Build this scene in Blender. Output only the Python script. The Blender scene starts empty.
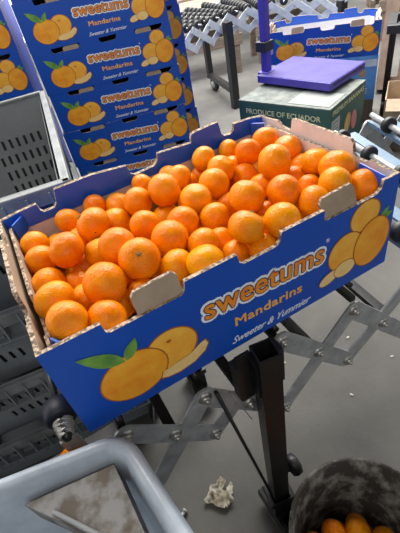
import bpy, bmesh, math, random
from mathutils import Vector, Matrix, noise
C = bpy.context.scene
COL = C.collection
R = math.radians
# ---------------------------------------------------------------- camera, light, exposure
cam = bpy.data.objects.new('camera', bpy.data.cameras.new('camera'))
COL.objects.link(cam); C.camera = cam
X = Vector((0.860, -0.482, -0.165)); U = Vector((0.432, 0.516, 0.740)); B = Vector((-0.272, -0.708, 0.652))
B.normalize(); X = (X - B * X.dot(B)).normalized(); U = B.cross(X)
cam.matrix_world = Matrix(((X.x, U.x, B.x, 0.0829), (X.y, U.y, B.y, -0.3625), (X.z, U.z, B.z, 0.5296), (0, 0, 0, 1)))
cam.data.sensor_fit = 'VERTICAL'; cam.data.sensor_height = 36; cam.data.lens = 27.0
cam.data.clip_start = 0.02
cam.data.dof.use_dof = False

w = bpy.data.worlds.new('open_yard_sky'); C.world = w; w.use_nodes = True
wn = w.node_tree.nodes; wl = w.node_tree.links
bg = wn['Background']; bg.inputs[1].default_value = 1.0
tc = wn.new('ShaderNodeTexCoord'); sp = wn.new('ShaderNodeSeparateXYZ'); wl.new(tc.outputs['Generated'], sp.inputs[0])
def wmath(op, a, b=None):
    n = wn.new('ShaderNodeMath'); n.operation = op
    for i, v in enumerate((a, b)):
        if v is None: continue
        if isinstance(v, (int, float)): n.inputs[i].default_value = v
        else: wl.new(v, n.inputs[i])
    return n.outputs[0]
dy = wmath('MULTIPLY', sp.outputs['Y'], 0.55); dz = wmath('MULTIPLY', sp.outputs['Z'], 0.6)
s = wmath('ADD', wmath('ADD', dy, dz), 0.0)
cr = wn.new('ShaderNodeValToRGB'); wl.new(s, cr.inputs[0])
cr.color_ramp.elements[0].position = 0.0; cr.color_ramp.elements[0].color = (0.50, 0.52, 0.56, 1)
cr.color_ramp.elements[1].position = 0.7; cr.color_ramp.elements[1].color = (2.5, 2.5, 2.5, 1)
wl.new(cr.outputs[0], bg.inputs[0])
def area(name, loc, target, sx, sy, energy, col=(1, 1, 1)):
    l = bpy.data.lights.new(name, 'AREA'); l.shape = 'RECTANGLE'; l.size = sx; l.size_y = sy; l.energy = energy; l.color = col
    o = bpy.data.objects.new(name, l); COL.objects.link(o); o.location = loc
    o.rotation_euler = (Vector(target) - Vector(loc)).to_track_quat('-Z', 'Y').to_euler(); return o
area('overhead_fill', (-0.2, 0.9, 1.75), (0.3, 0.2, 0), 0.65, 0.35, 19, (1, 0.96, 0.90))  # added lamp over the carton, gives the mandarins brighter highlights
area('front_fill', (-0.3, -1.3, 1.6), (0.5, 0.9, -0.1), 1.6, 0.7, 11, (1, 0.98, 0.96))  # added fill lamp, brightens the carton stack fronts from the camera side
area('yard_fill', (2.3, 2.9, 2.6), (2.1, 2.6, -0.7), 3.0, 2.2, 470, (1, 0.98, 0.95))  # added fill lamp above the yard, brightens the far floor
C.view_settings.view_transform = 'Standard'; C.view_settings.look = 'None'
C.view_settings.gamma = 1; C.view_settings.exposure = 0.0; C.view_settings.use_curve_mapping = False

# ---------------------------------------------------------------- materials
MATS = {}
def mat(name, col, rough=0.6, metal=0.0, col2=None, scale=20, detail=4, bump=0.0, bscale=None, spec=None, sss=0.0, lo=0.35, hi=0.65, stretch=None, aniso=None):
    if name in MATS: return MATS[name]
    m = bpy.data.materials.new(name); m.use_nodes = True; nt = m.node_tree; n = nt.nodes; l = nt.links
    b = n['Principled BSDF']; b.inputs['Roughness'].default_value = rough; b.inputs['Metallic'].default_value = metal
    if spec is not None: b.inputs['Specular IOR Level'].default_value = spec
    if sss: b.inputs['Subsurface Weight'].default_value = sss; b.inputs['Subsurface Radius'].default_value = (0.01, 0.004, 0.001)
    t = n.new('ShaderNodeTexCoord'); src = t.outputs['Object']
    if stretch:
        mp = n.new('ShaderNodeMapping'); mp.inputs['Scale'].default_value = stretch; l.new(src, mp.inputs[0]); src = mp.outputs[0]
    nz = n.new('ShaderNodeTexNoise'); nz.inputs['Scale'].default_value = scale; nz.inputs['Detail'].default_value = detail
    nz.inputs['Roughness'].default_value = 0.6; l.new(src, nz.inputs['Vector'])
    r = n.new('ShaderNodeValToRGB'); l.new(nz.outputs['Fac'], r.inputs[0])
    c2 = col2 or tuple(c * 0.8 for c in col)
    r.color_ramp.elements[0].position = lo; r.color_ramp.elements[0].color = (*c2, 1)
    r.color_ramp.elements[1].position = hi; r.color_ramp.elements[1].color = (*col, 1)
    l.new(r.outputs[0], b.inputs['Base Color'])
    if bump:
        nb = n.new('ShaderNodeTexNoise'); nb.inputs['Scale'].default_value = bscale or scale * 3; nb.inputs['Detail'].default_value = 3
        l.new(src, nb.inputs['Vector']); bp = n.new('ShaderNodeBump'); bp.inputs['Strength'].default_value = bump; bp.inputs['Distance'].default_value = 0.002
        l.new(nb.outputs['Fac'], bp.inputs['Height']); l.new(bp.outputs[0], b.inputs['Normal'])
    MATS[name] = m; return m
BLUE = mat('blue_print', (0.003, 0.078, 0.47), 0.42, col2=(0.003, 0.068, 0.42), scale=3, bump=0.05, bscale=60)
BLUEIN = mat('blue_print_fold', (0.002, 0.09, 0.60), 0.4, col2=(0.002, 0.08, 0.54), scale=3)
LINER = mat('pale_board_liner', (0.66, 0.60, 0.58), 0.75, col2=(0.57, 0.51, 0.49), scale=25)
WLINER = mat('white_board_liner', (0.72, 0.77, 0.85), 0.75, col2=(0.64, 0.7, 0.8), scale=12)
KRAFT = mat('kraft_board', (0.42, 0.32, 0.22), 0.85, col2=(0.34, 0.25, 0.17), scale=30)
def corrugated():
    m = mat('corrugated_edge', (0.55, 0.42, 0.30), 0.9, col2=(0.13, 0.09, 0.06), scale=170, detail=2, lo=0.42, hi=0.6, bump=0.8, bscale=260)
    return m
EDGE = corrugated()
WHITE = mat('white_ink', (0.93, 0.94, 0.95), 0.5, col2=(0.82, 0.83, 0.87))
NAVY = mat('navy_ink', (0.01, 0.02, 0.10), 0.5)
ORINK2 = mat('light_orange_ink', (0.97, 0.50, 0.06), 0.5, col2=(0.95, 0.42, 0.05))
ORINK = mat('orange_ink', (0.96, 0.36, 0.015), 0.5, col2=(0.86, 0.22, 0.01), scale=40)
PORANGE = mat('printed_orange', (0.98, 0.48, 0.03), 0.5, col2=(0.88, 0.27, 0.01), scale=28, lo=0.3, hi=0.7)
PORANGE2 = mat('printed_orange_light', (0.98, 0.55, 0.07), 0.5, col2=(0.92, 0.36, 0.02), scale=34, lo=0.3, hi=0.7)
PSEG = mat('printed_segment', (0.95, 0.70, 0.30), 0.5, col2=(0.92, 0.58, 0.18), scale=60)
PEDGE = mat('printed_peel_line', (0.50, 0.13, 0.01), 0.5)
PGREEN = mat('printed_leaf', (0.20, 0.42, 0.06), 0.5, col2=(0.09, 0.24, 0.04), scale=50)
GREYP = mat('grey_plastic', (0.28, 0.305, 0.31), 0.42, col2=(0.21, 0.235, 0.24), scale=9, bump=0.1)
DARKP = mat('dark_plastic', (0.02, 0.02, 0.022), 0.45)
TUBP = mat('pale_blue_tub_plastic', (0.44, 0.49, 0.54), 0.35, col2=(0.28, 0.32, 0.37), scale=14, detail=8, lo=0.3, hi=0.6, bump=0.1)
TUBD = mat('tub_dirt', (0.26, 0.25, 0.24), 0.6, col2=(0.11, 0.085, 0.06), scale=38, detail=8, lo=0.38, hi=0.58)
STEEL = mat('galvanised_steel', (0.50, 0.51, 0.51), 0.42, 0.35, col2=(0.33, 0.34, 0.345), scale=35, bump=0.05)
BOLT = mat('zinc_bolt', (0.55, 0.53, 0.48), 0.35, 0.8, scale=60)
ALU = mat('blue_grey_aluminium', (0.15, 0.23, 0.33), 0.5, 0.1, col2=(0.10, 0.17, 0.26), scale=10)
BLACK = mat('black_painted_steel', (0.012, 0.012, 0.013), 0.4, 0.2, col2=(0.02, 0.019, 0.018), scale=50, bump=0.15)
RUBBER = mat('black_rubber', (0.015, 0.015, 0.016), 0.5)
PURPLE = mat('purple_blue_paint', (0.075, 0.05, 0.42), 0.4, col2=(0.06, 0.04, 0.34), scale=12, bump=0.05)
PURTOP = mat('dusty_purple_paint', (0.060, 0.045, 0.22), 0.65, col2=(0.04, 0.028, 0.19), scale=10, detail=8)
GREEN = mat('green_print', (0.045, 0.13, 0.11), 0.6, col2=(0.035, 0.10, 0.085), scale=10)
BOXTOP = mat('worn_green_grey_board', (0.20, 0.215, 0.185), 0.7, col2=(0.08, 0.10, 0.09), scale=18, detail=6)
CREAM = mat('cream_ink', (0.85, 0.85, 0.50), 0.6)
LBLUE = mat('light_blue_print', (0.12, 0.38, 0.85), 0.5, col2=(0.06, 0.22, 0.62), scale=9)
WOOD = mat('weathered_wood', (0.26, 0.20, 0.15), 0.8, col2=(0.15, 0.11, 0.08), scale=14, stretch=(1, 1, 6), detail=6)
LWHITE = mat('white_lattice_paint', (0.52, 0.55, 0.58), 0.5, scale=20)
PAPER = mat('crumpled_paper', (0.80, 0.76, 0.66), 0.9, col2=(0.42, 0.34, 0.22), scale=40)
PEEL = None

# ---------------------------------------------------------------- helpers
def link(name, me, parent=None):
    o = bpy.data.objects.new(name, me); COL.objects.link(o)
    if parent is not None: o.parent = parent
    return o
def build(name, bm, mats, parent=None, smooth=False, recalc=True):
    if recalc: bmesh.ops.recalc_face_normals(bm, faces=bm.faces[:])
    me = bpy.data.meshes.new(name); bm.to_mesh(me); bm.free()
    for m in (mats if isinstance(mats, (list, tuple)) else [mats]): me.materials.append(m)
    if smooth:
        for p in me.polygons: p.use_smooth = True
    return link(name, me, parent)
def thing(name, label, cat, loc=(0, 0, 0), yaw=0, group=None):
    o = bpy.data.objects.new(name, None); COL.objects.link(o); o.location = loc; o.rotation_euler = (0, 0, yaw)
    o.empty_display_size = 0.05
    return tag(o, label, cat, group)
def tag(o, label, cat, group=None):
    o['label'] = label; o['category'] = cat
    if group: o['group'] = group
    return o
def struct(o): o['kind'] = 'structure'; return o
def box(bm, x0, x1, y0, y1, z0, z1, mi=0, M=None, bev=0.0):
    vs = [bm.verts.new((x, y, z)) for z in (z0, z1) for x, y in ((x0, y0), (x1, y0), (x1, y1), (x0, y1))]
    if M is not None:
        for v in vs: v.co = M @ v.co
    fs = []
    for idx in ((0, 3, 2, 1), (4, 5, 6, 7), (0, 1, 5, 4), (1, 2, 6, 5), (2, 3, 7, 6), (3, 0, 4, 7)):
        f = bm.faces.new([vs[i] for i in idx]); f.material_index = mi; fs.append(f)
    if bev > 0:
        es = list({e for f in fs for e in f.edges})
        r = bmesh.ops.bevel(bm, geom=es, offset=bev, segments=2, profile=0.5, affect='EDGES', material=mi)
    return vs
def extrude_poly(bm, pts, to3, d, mi=(0, 1, 2)):
    """pts: 2-D outline; to3(u, v, w) -> Vector; d thickness along w."""
    a = [bm.verts.new(to3(u, v, 0)) for u, v in pts]; b = [bm.verts.new(to3(u, v, d)) for u, v in pts]
    f = bm.faces.new(a); f.material_index = mi[0]
    f = bm.faces.new(b[::-1]); f.material_index = mi[1]
    n = len(pts)
    for i in range(n):
        f = bm.faces.new((a[i], b[i], b[(i + 1) % n], a[(i + 1) % n])); f.material_index = mi[2]
def tube(bm, pts, r, seg=10, mi=0, cap=True):
    rings = []; P = [Vector(q) for q in pts]; rr = r if isinstance(r, (list, tuple)) else [r] * len(P)
    ref = None
    for i, q in enumerate(P):
        d = (P[min(i + 1, len(P) - 1)] - P[max(i - 1, 0)]).normalized()
        if ref is None: ref = Vector((0, 0, 1)) if abs(d.z) < 0.9 else Vector((1, 0, 0))
        a = d.cross(ref).normalized(); b = d.cross(a).normalized(); ref = -b if False else ref
        rings.append([bm.verts.new(q + (a * math.cos(2 * math.pi * k / seg) + b * math.sin(2 * math.pi * k / seg)) * rr[i]) for k in range(seg)])
    for i in range(len(rings) - 1):
        for k in range(seg):
            f = bm.faces.new((rings[i][k], rings[i][(k + 1) % seg], rings[i + 1][(k + 1) % seg], rings[i + 1][k])); f.material_index = mi; f.smooth = True
    if cap:
        for g in (rings[0][::-1], rings[-1]):
            f = bm.faces.new(g); f.material_index = mi
def bar(bm, p, q, wdt, th, side, mi=0, bev=0.0):
    """flat bar from p to q, width wdt along side x dir, thickness th along side."""
    p = Vector(p); q = Vector(q); d = (q - p); L = d.length; d.normalize(); s = Vector(side); s = (s - d * s.dot(d)).normalized(); u = s.cross(d)
    M = Matrix(((d.x, u.x, s.x, p.x), (d.y, u.y, s.y, p.y), (d.z, u.z, s.z, p.z), (0, 0, 0, 1)))
    return box(bm, 0, L, -wdt / 2, wdt / 2, -th / 2, th / 2, mi, M, bev)
def lathe(bm, prof, seg=32, M=None, mi=0):
    rings = []
    for r, z in prof:
        rings.append([bm.verts.new((M @ Vector((r * math.cos(2 * math.pi * k / seg), r * math.sin(2 * math.pi * k / seg), z))) if M else (r * math.cos(2 * math.pi * k / seg), r * math.sin(2 * math.pi * k / seg), z)) for k in range(seg)])
    for i in range(len(rings) - 1):
        for k in range(seg):
            f = bm.faces.new((rings[i][k], rings[i][(k + 1) % seg], rings[i + 1][(k + 1) % seg], rings[i + 1][k])); f.smooth = True; f.material_index = mi
    return rings
def copy_tree(o, parent=None):
    c = o.copy(); COL.objects.link(c); c.parent = parent
    for ch in list(o.children): copy_tree(ch, c)
    return c
def frame(origin, ux, uy, uz):
    return Matrix(((ux[0], uy[0], uz[0], origin[0]), (ux[1], uy[1], uz[1], origin[1]), (ux[2], uy[2], uz[2], origin[2]), (0, 0, 0, 1)))

def text_mesh(body, width, height, bold=0.02, shear=0.0, spacing=1.0, depth=0.0003):
    """lettering in the XY plane, centred on 0, thickness squeezed to depth; returns list of (verts, faces)."""
    cu = bpy.data.curves.new('lettering', 'FONT'); cu.body = body; cu.align_x = 'CENTER'; cu.shear = shear; cu.space_character = spacing
    cu.bevel_depth = bold; cu.bevel_resolution = 1; cu.resolution_u = 3; cu.extrude = 0.001
    o = bpy.data.objects.new('lettering', cu); COL.objects.link(o)
    dg = bpy.context.evaluated_depsgraph_get(); me = bpy.data.meshes.new_from_object(o.evaluated_get(dg))
    vs = [v.co.copy() for v in me.vertices]; fs = [tuple(p.vertices) for p in me.polygons]
    bpy.data.objects.remove(o); bpy.data.curves.remove(cu); bpy.data.meshes.remove(me)
    x0 = min(v.x for v in vs) + bold; x1 = max(v.x for v in vs) - bold; y0 = min(v.y for v in vs) + bold; y1 = max(v.y for v in vs) - bold
    if bold > .02: y1 = min(y1, .56 if not any(ch in body for ch in 'MPyR&') else .74); y0 = max(y0, -.03)
    zm = max(abs(v.z) for v in vs) or 1
    sx = width / (x1 - x0); sy = height / (y1 - y0)
    return [((v.x - (x0 + x1) / 2) * sx, (v.y - (y0 + y1) / 2) * sy, v.z / zm * depth) for v in vs], fs
def add_text(bm, T, mi, M, lift=0.0):
    vs, fs = T; bv = [bm.verts.new(M @ Vector((x, y, z + lift))) for x, y, z in vs]
    for f in fs:
        try: g = bm.faces.new([bv[i] for i in f]); g.material_index = mi
        except ValueError: pass
def add_shape(bm, pts, mi, M, lift):
    bv = [bm.verts.new(M @ Vector((x, y, lift))) for x, y in pts]; f = bm.faces.new(bv); f.material_index = mi
def ell(cx, cy, rx, ry, rot=0, n=28, a0=0, a1=360):
    c, s = math.cos(R(rot)), math.sin(R(rot)); o = []
    for k in range(n):
        t = R(a0 + (a1 - a0) * k / n); x, y = rx * math.cos(t), ry * math.sin(t); o.append((cx + x * c - y * s, cy + x * s + y * c))
    return o
def leaf(x0, y0, x1, y1, wd, n=8):
    dx, dy = x1 - x0, y1 - y0; L = math.hypot(dx, dy); nx, ny = -dy / L, dx / L; a = []
    for k in range(n + 1):
        t = k / n; a.append((x0 + dx * t + nx * wd * math.sin(math.pi * t ** 0.8), y0 + dy * t + ny * wd * math.sin(math.pi * t ** 0.8)))
    for k in range(n - 1, 0, -1):
        t = k / n; a.append((x0 + dx * t - nx * wd * math.sin(math.pi * t ** 0.8), y0 + dy * t - ny * wd * math.sin(math.pi * t ** 0.8)))
    return a

def fat_text(body, width, height, grow, rings=1):
    """flat lettering grown outwards with round corners (grow in metres)."""
    vs, fs = text_mesh(body, width, height, 0.0, 0.0, 1.04, 1.0)
    flat_ = [f for f in fs if all(vs[i][2] > 0 for i in f)]
    V = []; F = []
    for rg in range(0, rings + 1):
        n = 1 if rg == 0 else 12
        for k in range(n):
            a = 2 * math.pi * k / n; r = grow * rg / rings; b0 = len(V)
            V += [(x + r * math.cos(a), y + r * math.sin(a), -1.6e-5 * (rg * 12 + k)) for x, y, z in vs]; F += [tuple(b0 + i for i in f) for f in flat_]
    return V, F

# ---------------------------------------------------------------- setting
FZ = -0.75
def floor_mat():
    m = mat('worn_concrete', (0.135, 0.130, 0.117), 0.8, col2=(0.078, 0.075, 0.067), scale=2.2, detail=9, bump=0.25, bscale=90)
    return m
bm = bmesh.new(); box(bm, -4, 7, -3, 9, FZ - 0.1, FZ)
struct(build('floor', bm, floor_mat()))
bm = bmesh.new(); box(bm, -6, 5, -4, 1.45, 1.9, 1.96)
struct(build('shade_ceiling', bm, mat('shade_slab', (0.22, 0.22, 0.22), 0.8)))  # unseen roof slab, placed and sized to darken the near floor
# ---------------------------------------------------------------- mandarin cartons
CL, CW, CH, T = 0.58, 0.36, 0.184, 0.006
def front_profile():
    return [(0, 0), (CL, 0), (CL, CH), (.546, CH), (.543, .171), (.533, .164), (.432, .164), (.429, .169), (.429, CH),
            (.352, CH), (.350, .171), (.343, .164), (.288, .163), (.280, .169), (.277, CH),
            (.197, CH), (.194, .170), (.188, .164), (.086, .164), (.082, .168), (.080, CH), (0, CH)]
def back_profile():
    return [(0, 0), (CL, 0), (CL, CH), (.545, .190), (.502, .192), (.499, .180), (.490, .174), (.476, .175), (.469, .182), (.464, .209), (.410, .207), (.400, .204), (.397, .188), (.322, .194),
            (.318, .180), (.308, .172), (.266, .170), (.258, .176), (.254, .194), (.185, .203), (.112, .203), (.107, .178), (.100, .170), (.080, .170), (.075, .176), (.073, .190), (.038, .188), (0, CH)]
def end_profile():
    return [(T, 0), (CW - T, 0), (CW - T, CH), (.335, CH), (.300, .188), (.285, .180), (.262, .179), (.256, .184), (.253, .203),
            (.245, .206), (.100, .209), (.094, .204), (.092, .186), (.085, .181), (.060, .181), (.055, .188), (.035, CH), (T, CH)]
def flat(pr, s): return [(u, min(v, CH)) for u, v in pr] if s else pr
XZ = lambda y0, s=1: (lambda u, v, d: Vector((u, y0 + s * d, v)))
YZ = lambda x0, s=1: (lambda u, v, d: Vector((x0 + s * d, u, v)))
PM = frame((0, 0, 0), (1, 0, 0), (0, 0, 1), (0, -1, 0))          # lettering plane -> the printed front, facing -y
def PMt(x, z, rot=0): return PM @ Matrix.Translation((x, z, 0)) @ Matrix.Rotation(R(rot), 4, 'Z')
TXT = dict(logo=fat_text('sweetums', .216, .031, .0010), logon=fat_text('sweetums', .216, .031, .0027), logow=fat_text('sweetums', .216, .031, .0072, 2),
           prod=text_mesh('Mandarins', .128, .018, .022, 0.0, 1.05), tag=text_mesh('Sweeter & Yummier', .158, .0145, .004, 0.5, 0.95),
           reg=text_mesh('®', .007, .007, .0, 0, 1))
def carton(label, loc, yaw, stacked, group, liner=LINER):
    t = thing('mandarin_carton', label, 'carton', loc, yaw, group)
    bm = bmesh.new(); extrude_poly(bm, front_profile(), XZ(0), T, (0, 1, 2)); build('front_panel', bm, [BLUE, liner, EDGE], t)
    bp_ = back_profile() if not stacked else front_profile()
    bm = bmesh.new(); extrude_poly(bm, bp_, XZ(CW, -1), T, (0, 1, 2)); bk = build('back_panel', bm, [BLUE, liner, EDGE], t)
    # folded-over printed strip inside the back panel
    pr = [(CL - T - .002, .156)] + [(min(max(u, T + .002), CL - T - .002), v) for u, v in bp_[2:]] + [(T + .002, .153)]
    bm = bmesh.new(); extrude_poly(bm, pr, XZ(CW - T, -1), .0025, (0, 0, 1)); build('rim_fold', bm, [BLUEIN, EDGE], bk)
    for i, x in enumerate((0, CL)):
        bm = bmesh.new(); extrude_poly(bm, flat(end_profile(), stacked), YZ(x, 1 if i == 0 else -1), T, (0, 1, 2))
        e = build('end_panel', bm, [BLUE, KRAFT if i == 0 else liner, EDGE], t)
        if not stacked:
            # second kraft layer folded inside the end
            bm = bmesh.new(); q = [(.010, .03), (CW - .012, .03), (CW - .012, .168), (.33, .174), (.12, .180), (.112, .158), (.05, .156), (.045, .168), (.010, .168)]
            extrude_poly(bm, q, YZ(x + (.0125 if i == 0 else -.0095), 1 if i == 0 else -1), T * .8, (0, 0, 1))
            build('inner_flap', bm, [LINER if i else KRAFT, EDGE], e)
    if not stacked:
        for (cx, cy, sx, sy) in ((0, 0, 1, 1), (CL, 0, -1, 1), (CL, CW, -1, -1), (0, CW, 1, -1)):
            bm = bmesh.new()
            if sy > 0 and sx > 0: a = Vector((cx + .0195, cy + .026, 0)); b = Vector((cx + .030, cy + .0085, 0)); ht = .176
            elif sy > 0: a = Vector((cx - .0175, cy + .062, 0)); b = Vector((cx - .022, cy + .0085, 0)); ht = .184
            else: a = Vector((cx + sx * .020, cy + sy * .034, 0)); b = Vector((cx + sx * .040, cy + sy * .012, 0)); ht = .182
            for z0, z1, mi in ((.004, .152, 1), (.152, ht, 0)):
                n = Vector((sx, sy, 0)).normalized() * .003
                vs = [bm.verts.new(q + Vector((0, 0, z))) for z in (z0, z1) for q in (a, b, b + n, a + n)]
                for idx in ((0, 1, 2, 3), (4, 5, 6, 7), (0, 1, 5, 4), (1, 2, 6, 5), (2, 3, 7, 6), (3, 0, 4, 7)):
                    f = bm.faces.new([vs[k] for k in idx]); f.material_index = mi
            build('corner_post', bm, [BLUEIN, liner], t)
    bm = bmesh.new(); box(bm, T, CL - T, T, CW - T, 0.0, .005); build('bottom', bm, [KRAFT], t)
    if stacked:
        bm = bmesh.new(); box(bm, T, CL - T, T, CW - T, .150, .155); build('top_board', bm, [mat('painted_shade_board', (0.03, .03, .035), .9)], t)  # dark sheet, its colour stands in for shade behind the hand holes
    for k, x0 in enumerate((.127, .431)):
        for back in (0,):
            bm = bmesh.new(); wd = .066; z0, z1 = (.160, .196) if not stacked else (.150, .182)
            q = [(0, z0), (wd, z0), (wd, z1 - .006), (wd - .006, z1), (.006, z1), (0, z1 - .006)]
            if back: to = (lambda u, v, d: Vector((CL - x0 - wd + u, CW - T - .004 - (v - .158) * .2 - d, v)))
            elif stacked: to = (lambda u, v, d: Vector((x0 + u, .0005 + d, v)))
            else: to = (lambda u, v, d: Vector((x0 + u, T * .3 + (v - .158) * .34 + d, v - (.002 if u < .03 else 0))))
            extrude_poly(bm, q, to, .0045, (0, 0, 1)); build('hand_flap', bm, [KRAFT, EDGE], t)
    # print
    bm = bmesh.new(); M = PMt(.322, .107, -3.0)
    add_text(bm, TXT['logow'], 0, M, .0008); add_text(bm, TXT['logon'], 2, M, .0011); add_text(bm, TXT['logo'], 1, M, .0014); add_text(bm, TXT['reg'], 0, PMt(.438, .125), .0004)
    build('brand_lettering', bm, [WHITE, ORINK, NAVY], t, False, False)
    bm = bmesh.new(); add_text(bm, TXT['prod'], 0, PMt(.323, .057, -2), .0004); build('product_lettering', bm, [ORINK2], t)
    bm = bmesh.new(); add_text(bm, TXT['tag'], 0, PMt(.327, .019, -1), .0004); build('tagline_lettering', bm, [WHITE], t)
    bm = bmesh.new(); M = PM
    def fruit(cx, cy, rx, ry, rot, mi, lift):
        add_shape(bm, ell(cx, cy, rx + .0022, ry + .0022, rot), 3, M, lift); add_shape(bm, ell(cx, cy, rx, ry, rot), mi, M, lift + .0001)
    fruit(.153, .078, .040, .038, 0, 1, .0003); fruit(.092, .066, .050, .045, 8, 0, .0006)
    add_shape(bm, ell(.152, .096, .004, .003), 3, M, .0006)
    seg = [(.125, .030), (.135, .025), (.155, .022), (.180, .026), (.200, .037), (.208, .050), (.204, .060), (.196, .058), (.178, .048), (.150, .044), (.130, .042)]
    add_shape(bm, [(x + (x - .165) * .05, y + (y - .042) * .12) for x, y in seg], 3, M, .0009); add_shape(bm, seg, 2, M, .0010)
    add_shape(bm, leaf(.088, .103, .033, .148, .0125), 4, M, .0009); add_shape(bm, leaf(.090, .103, .112, .136, .009), 4, M, .0010)
    build('fruit_picture', bm, [PORANGE, PORANGE2, PSEG, PEDGE, PGREEN], t)
    bm = bmesh.new()
    add_shape(bm, leaf(.548, .108, .577, .116, .007), 4, M, .0003); add_shape(bm, leaf(.548, .112, .568, .130, .006), 4, M, .0004)
    fruit(.514, .134, .030, .028, 0, 1, .0005); fruit(.478, .080, .036, .036, 0, 1, .0008)
    add_shape(bm, ell(.445, .040, .023, .013, 18), 3, M, .00115); add_shape(bm, ell(.445, .040, .0215, .0115, 18), 2, M, .0012)
    add_shape(bm, ell(.478, .044, .024, .018, 0), 3, M, .00125); add_shape(bm, ell(.478, .044, .0225, .0165, 0), 2, M, .0013)
    fruit(.535, .072, .038, .048, -8, 0, .0015)
    build('fruit_picture', bm, [PORANGE, PORANGE2, PSEG, PEDGE, PGREEN], t)
    return t
G = 'blue printed cartons of mandarins'
main = carton('open blue printed carton heaped with loose mandarins, closest to the camera', (0, 0, 0), 0, False, G)
ORD = ['topmost', 'second from top', 'third from top', 'fourth from top', 'fifth from top', 'sixth from top', 'seventh from top', 'lowest']
proto = None
def stack(ox, oy, yaw, n, ztop, where, recess=0, full=8):
    global proto
    for k in range(n):
        z = max(ztop - .164 * (k + 1), -.75 + .164 * (n - 1 - k) + .0005); lab = 'closed blue mandarin carton, %s in the %s' % (ORD[k if n - k > 1 else -1], where)
        jx = .004 * math.sin(k * 2.3 + ox * 5)
        if proto is None:
            proto = carton(lab, (ox, oy, z), yaw, True, 'stacked blue mandarin cartons'); o = proto
        else:
            o = copy_tree(proto); o['label'] = lab
        o.location = (ox + jx, oy, z); o.rotation_euler = (0, 0, yaw + .006 * math.sin(k * 3.1)); o.scale = (.968, 1, .164 / CH)
YA = -.276
stack(.298, 1.491, YA, 8, .550, 'tall stack facing the camera')
c_, s_ = math.cos(YA), math.sin(YA)
def off(dx, dy): return (.294 + dx * c_ - dy * s_, 1.492 + dx * s_ + dy * c_)
q = off(-.625, .10); stack(q[0], q[1], YA + .05, 8, .53, 'shaded stack at the left edge')
q = off(.115, .385); stack(q[0], q[1], YA, 8, .55, 'stack hidden behind the tall front stack')
back = carton('empty open blue carton with white inside, standing behind the purple scale', (1.700, 1.800, -.22), -.764, False, G, WLINER)
back.location = (1.719, 1.843, -.247); back.scale = (1.09, .75, .98); back.location.x -= .03; back.location.y += .02

# ---------------------------------------------------------------- mandarins
def peel_mat():
    m = bpy.data.materials.new('mandarin_peel'); m.use_nodes = True; nt = m.node_tree; n = nt.nodes; l = nt.links
    b = n['Principled BSDF']; b.inputs['Roughness'].default_value = 0.24; b.inputs['Specular IOR Level'].default_value = 0.24
    b.inputs['Subsurface Weight'].default_value = 0.0; b.inputs['Subsurface Radius'].default_value = (0.01, 0.004, 0.001); b.inputs['Subsurface Scale'].default_value = .4
    t = n.new('ShaderNodeTexCoord'); oi = n.new('ShaderNodeObjectInfo')
    nz = n.new('ShaderNodeTexNoise'); nz.inputs['Scale'].default_value = 1.6; nz.inputs['Detail'].default_value = 4
    ad = n.new('ShaderNodeVectorMath'); ad.operation = 'ADD'; l.new(t.outputs['Object'], ad.inputs[0]); l.new(oi.outputs['Random'], ad.inputs[1]); l.new(ad.outputs[0], nz.inputs['Vector'])
    r = n.new('ShaderNodeValToRGB'); l.new(nz.outputs['Fac'], r.inputs[0])
    r.color_ramp.elements[0].position = .3; r.color_ramp.elements[0].color = (0.76, 0.18, 0.0, 1)
    r.color_ramp.elements[1].position = .72; r.color_ramp.elements[1].color = (0.88, 0.29, 0.0, 1)
    hs = n.new('ShaderNodeHueSaturation'); l.new(r.outputs[0], hs.inputs['Color'])
    mr = n.new('ShaderNodeMapRange'); l.new(oi.outputs['Random'], mr.inputs[0]); mr.inputs[3].default_value = .492; mr.inputs[4].default_value = .511; l.new(mr.outputs[0], hs.inputs['Hue'])
    l.new(hs.outputs[0], b.inputs['Base Color'])
    v = n.new('ShaderNodeTexVoronoi'); v.inputs['Scale'].default_value = 15; l.new(t.outputs['Object'], v.inputs['Vector'])
    bp = n.new('ShaderNodeBump'); bp.inputs['Strength'].default_value = .16; bp.inputs['Distance'].default_value = .04; l.new(v.outputs['Distance'], bp.inputs['Height'])
    n2 = n.new('ShaderNodeTexNoise'); n2.inputs['Scale'].default_value = 4; l.new(t.outputs['Object'], n2.inputs['Vector'])
    bp2 = n.new('ShaderNodeBump'); bp2.inputs['Strength'].default_value = .05; bp2.inputs['Distance'].default_value = .12; l.new(n2.outputs['Fac'], bp2.inputs['Height']); l.new(bp.outputs[0], bp2.inputs['Normal'])
    l.new(bp2.outputs[0], b.inputs['Normal']); return m
PEEL = peel_mat()
STEM = mat('dry_green_stem_button', (0.20, 0.22, 0.07), 0.7, col2=(0.10, 0.08, 0.03), scale=60)
rnd = random.Random(5)
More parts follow.
